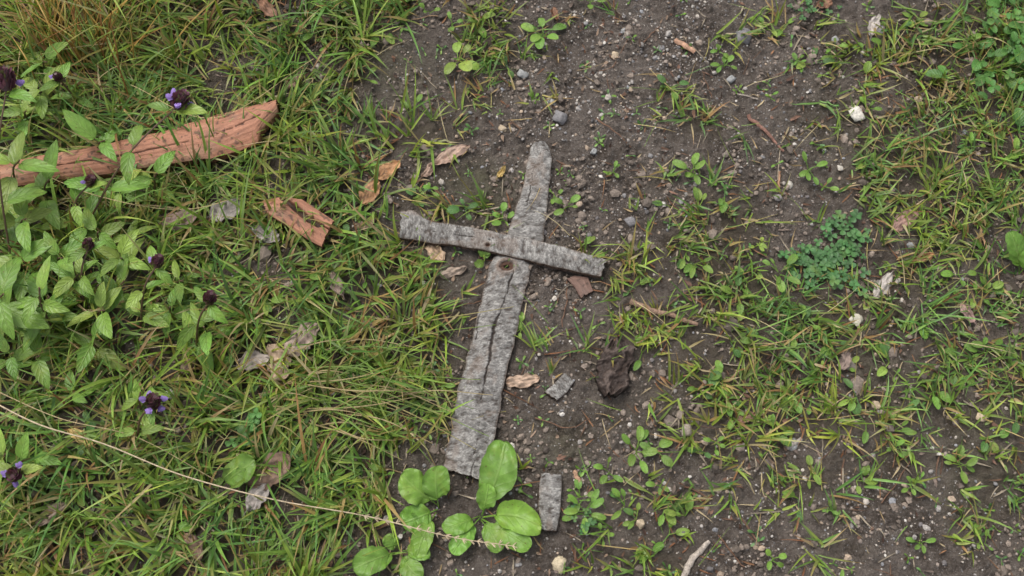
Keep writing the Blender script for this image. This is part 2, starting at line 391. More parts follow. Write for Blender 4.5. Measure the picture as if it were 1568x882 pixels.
def twig(pts, r, col, name='twig', rough=.2, dz=.004):
    m = MB(); q = [gp(x, y, dz) for x, y in pts]
    q = spl(q, 9)+rng.normal(0, .0008, (9, 3))
    L = np.linalg.norm(q[-1]-q[0]); tube(m, q, np.array(r)/1000., col, max(10, int(L/.003)), 7, rough); m.build(name, M_twig)
BR = (.15,.085,.055); GR = (.28,.24,.20)
for a in [([(1146,178),(1170,200),(1200,232)],[3,3,2],(.22,.12,.09)),([(912,181),(940,200),(966,225)],[1.3,1,.8],BR),([(965,462),(1000,475),(1030,483),(1068,497)],[4.5,4,3.5,3],(.26,.17,.12)),
          ([(1034,62),(1048,69),(1063,79)],[4,4.5,4],(.40,.24,.16)),([(1194,262),(1192,290)],[2,1.6],(.34,.2,.12)),([(1046,884),(1062,855),(1086,828)],[4.5,5,3],(.36,.31,.26)),
          ([(868,432),(867,465),(861,500)],[1.3,1,.8],BR),([(1128,144),(1160,151)],[1.8,1.2],GR),([(918,110),(940,100),(960,60)],[.8,.8,.6],BR),([(905,570),(935,612)],[1.2,.9],BR),
          ([(880,722),(890,748)],[3,3],(.36,.22,.14)),([(1205,685),(1228,672)],[4,3],(.36,.32,.28)),([(1020,470),(1060,440),(1090,420)],[1,.8,.6],BR),([(1420,560),(1470,600)],[1.2,1],BR),
          ([(1250,640),(1330,580)],[1,.7],(.45,.34,.2)),([(1500,330),(1515,420)],[2,1.4],(.4,.25,.14)),([(1350,770),(1400,700)],[1.,.8],BR),([(760,80),(800,60),(840,40)],[.8,.7,.5],(.3,.2,.1)),
          ([(1040,740),(1080,760)],[1.5,1],BR),([(630,30),(700,20)],[1,.7],(.3,.2,.12)),([(820,640),(870,655),(905,640)],[.9,.8,.6],BR),([(1380,60),(1440,120)],[1.6,1],(.34,.22,.13)),([(740,460),(700,470)],[1,.7],BR),
          ([(985,65),(1010,40)],[1,.8],BR),([(800,385),(830,400)],[1.2,1],(.3,.12,.06)),([(1220,240),(1200,200)],[1,.8],BR),([(1100,820),(1140,870)],[1.2,1],BR),([(940,690),(985,735)],[1,.7],BR),([(1090,150),(1075,110)],[.9,.7],BR)]:
    twig(*a)

# ---- bark strips ----
def dist_poly(x, y, pl):
    d = np.full(x.shape, 9.)
    for (ax_, ay_), (bx_, by_) in zip(pl[:-1], pl[1:]):
        vx, vy = bx_-ax_, by_-ay_; t = np.clip(((x-ax_)*vx+(y-ay_)*vy)/(vx*vx+vy*vy), 0, 1)
        d = np.minimum(d, np.hypot(x-ax_-t*vx, y-ay_-t*vy))
    return d
def strip(name, secs, z0, thick, arch, kind='grey', cracks=(), knots=(), mat=None, parent=None, seed=0, ragged=.004, lift=None, jit=.16):
    Lp = np.array([P(a, b, z0)[:2] for a, b, _, _ in secs]); Rp = np.array([P(c, d_, z0)[:2] for _, _, c, d_ in secs])
    mid = (Lp+Rp)/2; s = np.concatenate([[0], np.cumsum(np.linalg.norm(np.diff(mid, axis=0), axis=1))]); LL = s[-1]
    n = max(12, int(LL/.0011)); wd = np.linalg.norm(Lp-Rp, axis=1).mean(); m_ = max(10, int(wd/.0010))
    t = np.linspace(0, LL, n); u = np.linspace(-1, 1, m_)
    Tg, Ug = np.meshgrid(t, u, indexing='ij')
    endj = (fbm(Ug*2.5+seed, Tg*0+seed, seed+5, 3)-.5)*2*ragged
    Ts = np.clip(Tg+endj*np.where(Tg < LL/2, 1, -1)*(np.minimum(Tg, LL-Tg) < .02)*(1-np.minimum(Tg, LL-Tg)/.02), -ragged, LL+ragged)
    def it(A, k): return np.interp(Ts, s, A[:, k])
    je = (fbm(Tg*55+seed, Ug*0+np.sign(Ug)*7, seed+1, 4)-.5)*jit
    uu = Ug*(1+je*np.abs(Ug)**3)
    x = (it(Lp, 0)*(1-uu)+it(Rp, 0)*(1+uu))/2; y = (it(Lp, 1)*(1-uu)+it(Rp, 1)*(1+uu))/2
    sm = Ug*wd/2
    if kind == 'grey':
        f1 = fbm(Tg*520+seed, sm*200, seed+2, 3); f2 = fbm(Tg*170, sm*110, seed+3, 4); f3 = fbm(Tg*40, sm*60, seed+4, 3); f4 = vn(Tg*800, sm*600, seed+9)
        h = (f1-.5)*.0024+(f2-.5)*.0028+(f3-.5)*.003
        v = .225+(f1-.5)*.18+(f2-.5)*.24+(f3-.5)*.12+(f4-.5)*.10
        col = v[..., None]*np.array([1., .945, .875])
        lich = sst(.56, .66, f2*.6+f4*.4)[..., None]; col = col*(1-lich*.45)+np.array([.48,.465,.43])*lich*.45
        dk = sst(.44, .32, f1*.5+f2*.5)[..., None]; col = col*(1-dk*.65)+np.array([.070,.052,.042])*dk*.65
        br = sst(.56, .72, f3)[..., None]; col = col*(1-br*.4)+np.array([.19,.135,.10])*br*.4
        edge = sst(.88, 1., np.abs(Ug))[..., None]; col = col*(1-edge*.5)+np.array([.13,.09,.065])*edge*.5
        side = np.array([.11,.072,.052])
    else:
        f1 = fbm(Tg*14+seed, sm*330, seed+2, 4); f2 = fbm(Tg*28, sm*60, seed+3, 4); f3 = fbm(Tg*14, sm*30, seed+4, 3); f4 = vn(Tg*400, sm*400, seed+9)
        base = {'red': np.array([.375,.175,.108]), 'brown': np.array([.18,.11,.085]), 'char': np.array([.048,.034,.028])}[kind]
        h = (f1-.5)*.0016+(f3-.5)*.004+(f2-.5)*.001
        if kind == 'char': h = (fbm(Tg*90, sm*130, seed, 4)-.5)*.020
        col = base*(.66+(f1[..., None])*.6+(f4[..., None]-.5)*.12)
        gry = sst(.5, .68, f2*.5+f3*.5)[..., None]
        if kind != 'char':
            col = col*(1-gry*.5)+base*np.array([.70, 1.05, 1.25])*.7*gry*.5
            lt = sst(.52, .72, f3)[..., None]; col = col*(1-lt*.45)+base*np.array([1.35, 1.7, 1.8])*lt*.45
        else:
            lt = sst(.56, .66, fbm(Tg*90, sm*130, seed, 4))[..., None]; col = col*(1-lt*.6)+np.array([.14, .105, .088])*lt*.6
        spots = sst(.72, .78, fbm(Tg*160, sm*160, seed+12, 2))[..., None]; col = col*(1-spots*.7)+np.array([.07,.045,.035])*spots*.7
        side = base*.5
    zz = z0+h+arch*(1-Ug**2)-sst(.88, 1, np.abs(Ug))*.0010
    if lift: zz = zz+np.interp(Tg/LL, lift[0], lift[1])
    for pl, w, dp in cracks:
        plw = [tuple(P(a, b, z0)[:2]) for a, b in pl]; dd = dist_poly(x+(fbm(Tg*120, Ug*0, seed+8, 3)-.5)*.005, y, plw)
        ww = w*(.35+1.3*sst(.3, .7, fbm(Tg*45, Ug*0, seed+14, 2)))
        k = sst(1., .35, dd/ww); zz = zz-k*dp; col = col*(1-k[..., None]*.9)+np.array([.025,.016,.012])*k[..., None]*.9
    for (a, b), r in knots:
        q = P(a, b, z0); dd = np.hypot(x-q[0], (y-q[1])*1.3)+(fbm(Tg*200, sm*200, 3, 2)-.5)*.002
        rim = np.exp(-((dd-r*1.15)/(r*.28))**2); k = sst(r, r*.7, dd); k2 = sst(r*.38, r*.2, dd)
        zz = zz+rim*.0018-k*.003-k2*.003; kk = k[..., None]; col = col*(1-.5*rim[..., None])+np.array([.2,.13,.09])*.5*rim[..., None]
        col = col*(1-kk)+np.array([.10,.055,.038])*kk; k2 = k2[..., None]; col = col*(1-k2)+np.array([.012,.009,.007])*k2
    V = np.stack([x, y, zz], 2)
    m = MB(); UVt = np.stack([Tg, sm, 0*sm], 2)+seed
    UVt = UVt[..., [1, 0, 2]]
    m.add(V.reshape(-1, 3), gridF(n, m_)[:, ::-1], np.clip(col, .004, 1).reshape(-1, 3), UVt.reshape(-1, 3))
    idx = np.concatenate([np.arange(m_), np.arange(1, n)*m_+m_-1, (n-1)*m_+np.arange(m_-2, -1, -1), np.arange(n-2, 0, -1)*m_])
    B = V.reshape(-1, 3)[idx]; K = len(B)
    rows = [B]
    for q in (.35, .7, 1.):
        b2 = B.copy(); b2[:, 2] -= thick*q+rng.uniform(-.0005, .0005, K)
        b2[:, :2] += rng.normal(0, .0005, (K, 2)); rows.append(b2)
    R = np.stack(rows); R = np.concatenate([R, R[:, :1]], 1)
    sc = np.repeat((side*rng.uniform(.5, 1.5, (K, 1)))[None], 4, 0); sc = np.concatenate([sc, sc[:, :1]], 1)
    m.add(R.reshape(-1, 3), gridF(4, K+1), sc.reshape(-1, 3), R.reshape(-1, 3))
    m.add(rows[-1], np.arange(K)[None, :], side, rows[-1])
    o = m.build(name, mat or (M_bark if kind == 'grey' else M_red), parent=parent); return o

cross = bpy.data.objects.new('bark_cross', None); bpy.context.scene.collection.objects.link(cross)
GZ = .014
strip('upright_top', [(817,218,836,217),(812,226,843,228),(809,240,845,242),(803,275,842,278),(797,300,839,302),(786,330,836,332),(776,358,832,362),(774,376,830,378)], GZ+.002, .010, .004, seed=3, parent=cross, cracks=[([(822,232),(815,275),(806,320)],.0007,.002)])
strip('upright_bottom', [(757,392,813,397),(750,408,812,410),(742,440,806,440),(731,480,797,482),(722,520,788,522),(713,556,778,560),(702,590,771,596),(694,630,764,635),(689,665,758,668),(683,695,750,700),(677,718,742,737)], GZ, .010, .005, seed=11, parent=cross,
      cracks=[([(787,415),(779,438),(772,462),(763,486),(754,512),(750,548),(742,582),(736,612)],.0020,.0028),([(741,440),(735,480),(728,520)],.0007,.0015),([(735,640),(728,690),(722,730)],.0007,.0015)], knots=[((776,409),.0125)])
strip('crossbar', [(612,364,613,324),(625,366,632,322),(640,367,648,332),(660,371,664,340),(700,376,702,344),(745,383,748,353),(800,396,804,364),(850,408,856,376),(890,417,894,387),(920,424,930,398)], GZ+.011, .008, .003, seed=21, parent=cross,
      knots=[((747,376),.004)], cracks=[([(640,352),(700,360),(760,370)],.0007,.002)])
strip('bark_fragment', [(834,600,852,614),(850,585,868,600),(864,571,880,584)], .012, .009, .002, seed=31, ragged=.003)
strip('bark_fragment', [(828,724,860,727),(826,745,860,748),(825,775,858,778),(827,795,855,800),(829,812,852,813)], .012, .009, .003, seed=41, ragged=.004)
strip('bark_fragment', [(868,426,880,422),(880,440,900,424),(890,456,909,445)], .013, .008, .001, kind='brown', seed=51)
strip('red_bark_strip', [(-60,262,-55,312),(0,250,5,288),(60,238,66,277),(120,228,128,270),(180,216,188,262),(250,200,262,250),(310,182,325,242),(350,170,368,230),(385,161,395,217),(412,155,400,200),(424,152,426,172)], .030, .014, .010, kind='red', seed=61, ragged=.003, jit=.1,
      cracks=[([(60,262),(200,240),(330,212),(400,180)],.0012,.003),([(210,208),(290,192)],.0008,.002)])
strip('red_bark_piece', [(402,306,408,326),(425,302,425,336),(440,301,442,346),(462,305,462,360),(485,320,478,370),(511,338,492,377)], .034, .007, .002, kind='red', seed=71, ragged=.003, jit=.1, cracks=[([(432,303),(455,322),(480,340),(506,352)],.0040,.007)])
strip('charred_bark_piece', [(936,520,954,516),(924,536,966,527),(917,555,971,550),(914,574,966,574),(918,592,962,592),(926,606,944,606)], .019, .014, .006, kind='char', seed=81, ragged=.007, jit=.6)

# ---- dead leaves ----
def dead_leaf(x, y, L, Wd, az, col, seed, crump=.006, lobe=.17, dz=.006):
    n, m_ = 22, 17; t = (1-np.cos(np.linspace(0, np.pi, n)))/2; u = np.linspace(-1, 1, m_); Tg, Ug = np.meshgrid(t, u, indexing='ij')
    w = (Tg**.45*(1-Tg)**.5)*1.45*(1+lobe*np.sin(Tg*22+seed)*np.abs(Ug)**2*.6+lobe*(fbm(Tg*6+seed, np.sign(Ug)*3, seed, 2)-.5)*3.5*np.abs(Ug)**2)
    lx = (Tg-.5)*L/1000.*(1+.12*(fbm(Ug*2+seed, Tg, seed+8, 2)-.5)); ly = Ug*w*Wd/2000.+np.sin(Tg*3)*.12*Wd/1000.*math.sin(seed*3.1)
    hz = (fbm(Tg*4+seed, Ug*2.2, seed+2, 3)-.35)*crump*1.8+np.abs(Ug)**1.5*crump*.5*math.sin(seed)+.3*crump*Tg
    c = gp(x, y, 0); ca, sa = math.cos(az), math.sin(az)
    X_ = c[0]+lx*ca-ly*sa; Y_ = c[1]+lx*sa+ly*ca
    lft = .012 if x < 560 else 0.
    Z_ = np.maximum(gz(c[0], c[1])+0*X_, gh(X_, Y_)+.001)+dz*.6+hz+lft
    f = fbm(Tg*9+seed, Ug*4, seed+5, 3); v = .55+.8*f
    C = np.array(col)*1.1*v[..., None]; rib = np.exp(-(Ug/.09)**2)[..., None]*.3; C = C*(1-rib)+np.array(col)*1.35*rib
    dk = sst(.6, .72, fbm(Tg*5+seed, Ug*3, seed+6, 3))[..., None]; C = C*(1-.55*dk)
    C = C*(1-.35*sst(.8, 1., np.abs(Ug)))[..., None]
    m = MB(); m.add(np.stack([X_, Y_, Z_], 2).reshape(-1, 3), gridF(n, m_), C.reshape(-1, 3), np.stack([Ug, Tg, 0*Tg], 2).reshape(-1, 3))
    q = np.array([[X_[0, 8], Y_[0, 8], Z_[0, 8]]]); e = q[0]+np.array([-ca, -sa, 0])*L*.00025
    tube(m, [q[0], (q[0]+e)/2+[0, 0, .002], e], .0006, np.array(col)*.6, 6, 5)
    m.build('dead_leaf', M_dead)
PK = (.42,.29,.22); OR = (.44,.24,.12); GL = (.34,.30,.27); YL = (.52,.38,.15); BRN = (.24,.13,.08); WH = (.45,.40,.36)
DL = [(594,264,46,40,.6,OR,1),(568,298,46,36,1.0,OR,2),(692,240,66,28,.55,PK,3),(655,262,30,18,.9,PK,30),(668,388,40,32,-1.,(.42,.30,.20),4),(694,418,44,20,.3,(.36,.28,.22),5),(800,584,50,26,.15,(.46,.33,.24),6),(768,269,20,15,1.,YL,7),
      (280,342,56,42,.3,(.34,.24,.20),8),(353,330,58,44,.4,GL,9),(412,366,50,36,-.4,GL,10),(467,524,64,44,.8,(.36,.27,.22),11),(426,560,60,46,2.,(.44,.32,.22),12),(392,560,50,36,.2,(.38,.32,.27),13),(415,722,74,56,.5,(.28,.18,.13),14),(400,765,44,34,1.,GL,15),
      (130,674,44,22,2.6,YL,16),(1386,340,48,34,.6,(.36,.22,.18),17),(1350,437,50,28,.9,WH,18),(1480,480,34,22,2.,(.42,.28,.24),19),(1410,398,28,18,.2,OR,20),(1338,42,44,24,1.2,WH,21),(1260,8,30,26,.4,BRN,22),
      (1290,552,34,24,1.2,(.24,.18,.15),26),(415,22,44,28,2.2,BRN,27),(452,132,34,20,1.,(.3,.2,.14),28),(560,505,34,24,.3,(.3,.22,.17),29),
      (1140,640,30,18,.4,(.28,.17,.12),34),(520,440,40,24,2.,(.3,.22,.18),35),(295,560,40,26,1.,(.26,.18,.13),36),(850,25,26,16,1.8,BRN,39),(640,365,26,20,1.2,(.33,.25,.18),40),
      (90,790,46,28,.7,(.32,.24,.18),41),(300,840,44,28,2.2,(.26,.17,.12),42),(560,345,34,22,.4,(.26,.17,.12),44),(500,40,38,26,.3,(.22,.15,.11),47)]
for a in DL: dead_leaf(*a)

# ---- green leaves ----
def leaf(m, base, az, pitch, L, W_, col, p=.5, q=.75, curl=.6, fold=.25, roll=0., pet=0., nv=10, nu=7, wav=.06, seed=None, hug=True, veins=1., notch=0.):
    base = np.array(base, float); seed = seed if seed is not None else rng.integers(0, 999)
    d0 = np.array([math.cos(az)*math.cos(pitch), math.sin(az)*math.cos(pitch), math.sin(pitch)])
    if pet > 0:
        e = base+d0*pet; tube(m, [base, (base+e)/2+[0, 0, pet*.06], e], .0007 if pet < .02 else .0013, np.array(col)*.9, 5, 5, cap=False); base = e
    t = (1-np.cos(np.linspace(0, np.pi, nv)))/2; el = pitch-curl*t
    azc = az+rng.normal(0, .22)*t
    dt = np.diff(t, prepend=0)*L
    h1 = np.cumsum(dt*np.cos(el)*np.cos(azc)); h2 = np.cumsum(dt*np.cos(el)*np.sin(azc)); v = np.cumsum(dt*np.sin(el))
    mid = base[None]+np.stack([h1, h2, v], 1)
    tg = np.stack([np.cos(el)*math.cos(az), np.cos(el)*math.sin(az), np.sin(el)], 1)
    s0 = np.array([-math.sin(az), math.cos(az), 0]); n0 = np.cross(tg, s0)
    s = s0*math.cos(roll)+n0*math.sin(roll); nn = np.cross(tg, s)
    tm = p/(p+q); w = (t+1e-9)**p*(1-t+1e-9)**q/(tm**p*(1-tm)**q)*W_/2
    w = np.maximum(w, .0004); w[-1] = .0002
    u = np.linspace(-1, 1, nu)
    wv = (fbm(t[:, None]*6+seed, u[None]*1.5+seed*.7, int(seed), 2)-.5)*wav*W_*2
    ed = 1+notch*(fbm(t[:, None]*9+seed, np.sign(u)[None]*5+seed, int(seed)+3, 2)-.5)*np.abs(u)[None]**2
    V = mid[:, None]+s[:, None]*(w[:, None]*u[None]*ed)[..., None]+nn[:, None]*((fold*np.abs(u)[None]*w[:, None])+wv*np.abs(u)[None])[..., None]
    if hug:
        g_ = gh(V[..., 0], V[..., 1])+.003; V[..., 2] = np.maximum(V[..., 2], g_)
    C = np.array(col)[None, None]*(1+.12*(t[:, None, None]-.4))
    C = np.broadcast_to(C, (nv, nu, 3))*(1-.15*np.abs(u)[None, :, None]**4)
    UVs = np.zeros((nv, nu, 3)); UVs[..., 0] = u[None]; UVs[..., 1] = t[:, None]; UVs[..., 2] = veins
    m.add(V.reshape(-1, 3), gridF(nv, nu), C.reshape(-1, 3), UVs.reshape(-1, 3))
def gcol(kind='l'):
    b = {'l': (.155,.285,.042), 'd': (.085,.19,.045), 'y': (.235,.345,.058), 'c': (.080,.200,.062), 'g': (.088,.225,.045)}[kind]
    return np.array(b)*rng.uniform(.78, 1.2)*rng.uniform(.93, 1.07, 3)

def head(m, mp, c, ax_, r, h, flowers):
    ax_ = ax_/np.linalg.norm(ax_); s = np.cross(ax_, [0, 1, .1]); s /= np.linalg.norm(s); n_ = np.cross(ax_, s)
    tube(m, [c-ax_*h*.1, c+ax_*h*.5, c+ax_*h*.95], np.array([r*.5, r*.6, r*.25]), (.09,.045,.05), 8, 8)
    for k in range(6):
        zz = k/5.; rr = r*(.95-.5*zz**2)
        for j in range(8):
            a = 2*math.pi*(j+.5*(k % 2))/8+rng.normal(0, .1); o = s*math.cos(a)+n_*math.sin(a)
            b = c+ax_*h*zz*.85+o*rr*.45
            dirv = o*.85+ax_*.75; az = math.atan2(dirv[1], dirv[0]); pt = math.atan2(dirv[2], math.hypot(dirv[0], dirv[1]))
            cl = np.array(random.choice([(.17,.07,.11),(.12,.05,.07),(.13,.13,.055),(.23,.09,.15)]))*rng.uniform(.7, 1.3)
            leaf(m, b, az, pt, rr*.95, rr*.62, cl, .6, .6, curl=-.5, fold=.3, nv=5, nu=3, hug=False, veins=0)
    for i in range(flowers):
        a = 2*math.pi*i/max(flowers, 1)+rng.normal(0, .25); o = s*math.cos(a)+n_*math.sin(a); b = c+ax_*h*rng.uniform(.15, .6)+o*r*.7
        dirv = o+ax_*.35; az = math.atan2(dirv[1], dirv[0]); pt = math.atan2(dirv[2], math.hypot(dirv[0], dirv[1])); pc = np.array((.30,.20,.52))*rng.uniform(.75, 1.2)
        leaf(mp, b, az, pt+.3, r*.9, r*.55, pc, .5, .35, curl=.9, fold=-.5, nv=7, nu=5, hug=False, veins=0)
        leaf(mp, b, az, pt-.35, r*.75, r*.6, pc*1.2, .9, .3, curl=.5, fold=.2, nv=6, nu=5, hug=False, veins=0)
        for sg in (-1, 1): leaf(mp, b, az+sg*.6, pt-.2, r*.6, r*.35, pc*1.1, .9, .3, curl=.4, nv=5, nu=3, hug=False, veins=0)

def selfheal(bp, hp, hz, npair=3, r=.011, flowers=0, ll=.045, top=True, kind='l', a0=None):
    m = MB(); mp = MB(); b = gp(*bp, 0); e = P(hp[0], hp[1], hz); mid = b*.45+e*.55+np.array([0, 0, hz*.18])
    pts = spl([b, mid, e], 20); tube(m, pts, np.array([.0018, .0016, .0013]), (.13,.08,.05), 20, 6)
    a0 = rng.uniform(0, 3.14) if a0 is None else a0-(npair-1)*math.pi/2
    for i in range(npair):
        f = (i+.6)/npair*.92; k = int(f*19); c = pts[k]
        if i == npair-1 and top: c = pts[18]
        for sg in (0, math.pi):
            az = a0+i*math.pi/2+sg+rng.normal(0, .2); Lf = ll*rng.uniform(.8, 1.15)*(1-.3*(i/npair) if top else 1)
            leaf(m, c, az, rng.uniform(.1, .6), Lf, Lf*rng.uniform(.38, .48), gcol(kind if rng.random() < .75 else 'y'), .42, .85, curl=rng.uniform(.3, 1.), fold=.22, roll=rng.normal(0, .25), pet=Lf*.15, nv=12, nu=7, notch=.2)
    if top:
        axv = pts[-1]-pts[-3]; head(m, mp, pts[-1], axv/np.linalg.norm(axv)+np.array([0, 0, .6]), r, r*1.9, flowers)
    emp = bpy.data.objects.new('selfheal_plant', None); bpy.context.scene.collection.objects.link(emp)
    m.build('stem_and_leaves', M_leaf, parent=emp)
    if mp.n: mp.build('petals', M_petal, parent=emp)
selfheal((20,420), (10,134), .20, 4, .016, 2, .055, a0=.1)
selfheal((120,370), (272,162), .17, 4, .0145, 5, .055, a0=-.1)
selfheal((110,360), (137,282), .12, 3, .0095, 1, .042)
selfheal((130,480), (135,380), .11, 3, .009, 0, .040)
selfheal((215,500), (240,406), .12, 3, .010, 1, .042)
selfheal((300,540), (320,462), .12, 3, .011, 0, .044)
selfheal((210,680), (232,620), .11, 2, .0125, 5, .040, a0=1.6)
selfheal((60,700), (25,724), .12, 3, .012, 3, .042)
selfheal((130,170), (92,122), .09, 2, .009, 1, .036)
selfheal((90,520), (60,440), .12, 4, .01, 0, .050, top=False)
for bp, hp, hz, n_, ll in [((60,170),(70,130),.08,3,.045),((150,240),(160,215),.07,2,.058),((30,300),(30,245),.12,3,.064),((75,320),(75,275),.09,2,.056),((240,300),(240,265),.06,2,.048),((190,310),(185,290),.05,2,.038),
                           ((10,500),(5,450),.13,3,.070),((70,500),(75,455),.09,2,.060),((185,460),(190,430),.06,2,.048),((265,490),(260,470),.05,2,.042),((150,540),(145,520),.06,2,.045),((45,420),(30,400),.08,2,.054),
                           ((160,380),(150,355),.07,3,.042),((330,530),(312,500),.06,2,.046),((220,640),(215,600),.06,2,.036),((15,715),(8,695),.06,2,.04),((70,110),(72,95),.07,2,.042),((45,190),(40,170),.06,2,.04),
                           ((200,380),(205,360),.05,2,.036),((110,620),(115,600),.05,2,.036),((95,410),(95,395),.08,3,.042),((270,440),(280,430),.05,2,.034),((20,560),(20,540),.06,2,.042),((120,450),(120,420),.08,3,.042),
                           ((40,360),(40,335),.09,3,.05),((200,410),(185,395),.07,3,.044),((60,560),(60,545),.06,2,.044),((150,490),(160,475),.07,3,.044)]:
    selfheal(bp, hp, hz, n_, ll=ll, top=False, kind=random.choice('lly'))

# plantain
def rosette(name, items, kind='l'):
    m = MB()
    for (bx, by, tx, ty, Wd, z1) in items:
        b = gp(bx, by, .004); e = P(tx, ty, z1); dv = e-b; az = math.atan2(dv[1], dv[0]); D = np.linalg.norm(dv)
        pet = D*.26; L = D*.78; pitch = math.atan2(dv[2], math.hypot(dv[0], dv[1]))+.3
        leaf(m, b, az, pitch, L, Wd/1000., gcol(kind)*1.08, .5, .42, curl=.75, fold=.14, pet=pet, nv=22, nu=13, wav=.20, roll=rng.normal(0, .16), veins=.8, notch=.18)
    m.build(name, M_leaf)
rosette('plantain_plant', [(738,788,786,682,54,.035),(738,790,752,742,28,.03),(740,792,832,783,46,.03),(738,795,812,838,34,.025),(736,796,772,840,30,.02),(736,792,690,846,28,.02),(735,790,680,815,30,.02)])
rosette('plantain_plant', [(672,775,610,733,44,.035),(672,778,662,714,40,.04),(670,780,618,806,40,.02),(668,785,632,850,30,.02)])
rosette('plantain_plant', [(612,845,540,868,38,.035),(612,846,640,890,30,.02),(614,844,660,840,26,.02),(612,842,590,820,22,.02)])
rosette('plantain_plant', [(340,745,392,708,42,.04)])
rosette('plantain_plant', [(1560,420,1545,355,40,.04),(1560,420,1590,380,36,.04)])
rosette('plantain_plant', [(742,400,743,378,20,.02),(742,398,730,410,14,.02)])

def seedling(x, y, sp, n, kind='l', wr=.55, a0=None, up=.35):
    m = MB(); a0 = rng.uniform(0, 6) if a0 is None else a0; c = gp(x, y, .003)
    for i in range(n):
        az = a0+i*2*math.pi/n+rng.normal(0, .35); L = sp/1000.*rng.uniform(.42, .72); inner = rng.random() < .3
        if inner: L *= .6
        leaf(m, c+np.array([rng.normal(0, .002), rng.normal(0, .002), rng.uniform(0, .006)]), az, up+rng.uniform(-.15, .4), L, L*wr*rng.uniform(.85, 1.2), gcol(kind), .55, .5, curl=rng.uniform(.3, .9), fold=.18, pet=sp/1000.*rng.uniform(.2, .45), nv=9, nu=5, veins=.6)
    m.build('weed_seedling', M_leaf)
for a in [(832,56,46,6,'l',.6),(703,92,44,5,'y',.6),(694,40,24,4,'l'),(1058,262,38,5,'l',.55),(1238,262,38,5,'l',.5),(1192,420,40,6,'l',.5),(868,318,26,4,'l',.6),(712,325,30,5,'d',.6),(770,336,28,4,'l',.7),(1108,102,24,5,'l'),(1100,80,18,4,'l'),
          (1222,97,24,5,'l'),(975,692,44,6,'l',.5),(1004,690,30,4,'l',.7),(896,782,36,7,'l',.5),(890,762,26,5,'l'),(1122,632,26,4,'l',.7),(802,505,26,5,'l',.6),(938,264,22,5,'l'),(1466,712,30,6,'l',.5),(540,12,40,5,'y',.6),(655,22,26,3,'l',.7),(905,6,30,4,'l'),
          (1276,76,22,5,'l'),(1180,858,24,4,'l',.7),(1505,828,26,4,'l',.6),(1560,240,26,4,'l'),(820,152,14,4,'l'),(722,200,18,4,'d'),(1130,140,14,5,'l'),(850,300,18,4,'l'),(1095,680,20,4,'l'),(1370,690,18,5,'l'),(640,300,22,4,'d'),(1160,378,22,4,'y'),
          (1330,168,22,4,'l'),(1262,288,22,4,'l'),(920,820,18,5,'l'),(1270,780,16,4,'l'),(1010,745,22,4,'l'),(655,430,18,4,'d'),(1180,150,16,4,'l'),(1320,80,20,4,'l'),(660,290,20,4,'l'),(1395,745,20,4,'l'),(500,70,26,5,'l'),(610,60,22,4,'l'),(1410,830,22,5,'l'),(930,720,24,4,'l')]:
    seedling(*a)

def under():
    m = MB(); n = 0
    while n < 380:
        x, y = rng.uniform(-200, 1750), rng.uniform(-150, 1000)
        if rng.random() > float(dens(np.array([x]), np.array([y]))[0])*.7: continue
        n += 1; c = gp(x, y, .003)
        for i in range(rng.integers(2, 5)):
            L = rng.uniform(.010, .022); leaf(m, c, rng.uniform(0, 6.28), rng.uniform(.1, .7), L, L*rng.uniform(.4, .7), gcol(random.choice('lldy')), .5, .6, pet=rng.uniform(.006, .018), nv=7, nu=5)
    for i in range(34):
        c = gp(1540+rng.normal(0, 42), 85+rng.normal(0, 55), .004)
        for j in range(rng.integers(2, 4)):
            L = rng.uniform(.016, .030); leaf(m, c+np.array([0, 0, rng.uniform(0, .02)]), rng.uniform(0, 6.28), rng.uniform(.1, .7), L, L*rng.uniform(.55, .8), gcol('g'), .45, .5, pet=rng.uniform(.006, .018), nv=9, nu=7)
    m.build('undergrowth_leaves', M_leaf)
    m = MB()
    for i in range(230):
        x, y = rng.uniform(620, 1600), rng.uniform(-60, 940); c = gp(x, y, .002); a0 = rng.uniform(0, 6); k = rng.integers(2, 5); L = rng.uniform(.004, .0095)
        for j in range(k): leaf(m, c, a0+j*6.28/k, rng.uniform(.1, .5), L, L*.5, gcol(random.choice('ld')), .6, .5, pet=L*.5, nv=6, nu=3, veins=0)
    m.build('tiny_sprouts', M_leaf)
under()

def clover(cx, cy, rx, ry, n, hz=.02, sz=.0085, kind='c'):
    m = MB()
    for i in range(n):
        a = rng.uniform(0, 6.28); rr = rng.random()**.62*(1+.45*math.sin(3*a+cx)*.6); x = cx+rx*rr*math.cos(a); y = cy+ry*rr*math.sin(a)
        b = gp(x, y, 0); h = hz*rng.uniform(.35, 1.1); e = b+np.array([rng.normal(0, .007), rng.normal(0, .007), h])
        col = gcol(kind); tube(m, [b, (b+e)/2+[.001, 0, 0], e], .0005, col*.8, 5, 4, cap=False); a0 = rng.uniform(0, 6); s = sz*rng.uniform(.6, 1.25)
        for k in range(3):
            leaf(m, e, a0+k*2.094, rng.uniform(-.05, .35), s, s*.98, col*rng.uniform(.9, 1.1), .75, .30, curl=.3, fold=.25, nv=7, nu=5, wav=.02, veins=.4)
    m.build('clover_patch', M_leaf)
clover(1280,385,60,54,84,.014); clover(1250,425,40,22,26,.013); clover(1540,100,50,60,26,.03,.012,'g')
clover(380,665,24,30,16,.025,.009,'g'); clover(895,790,20,20,8,.01,.006); clover(1215,395,18,14,8,.012,.007); clover(1240,20,30,20,12,.012,.006)
clover(75,505,30,20,18,.03,.009,'y')

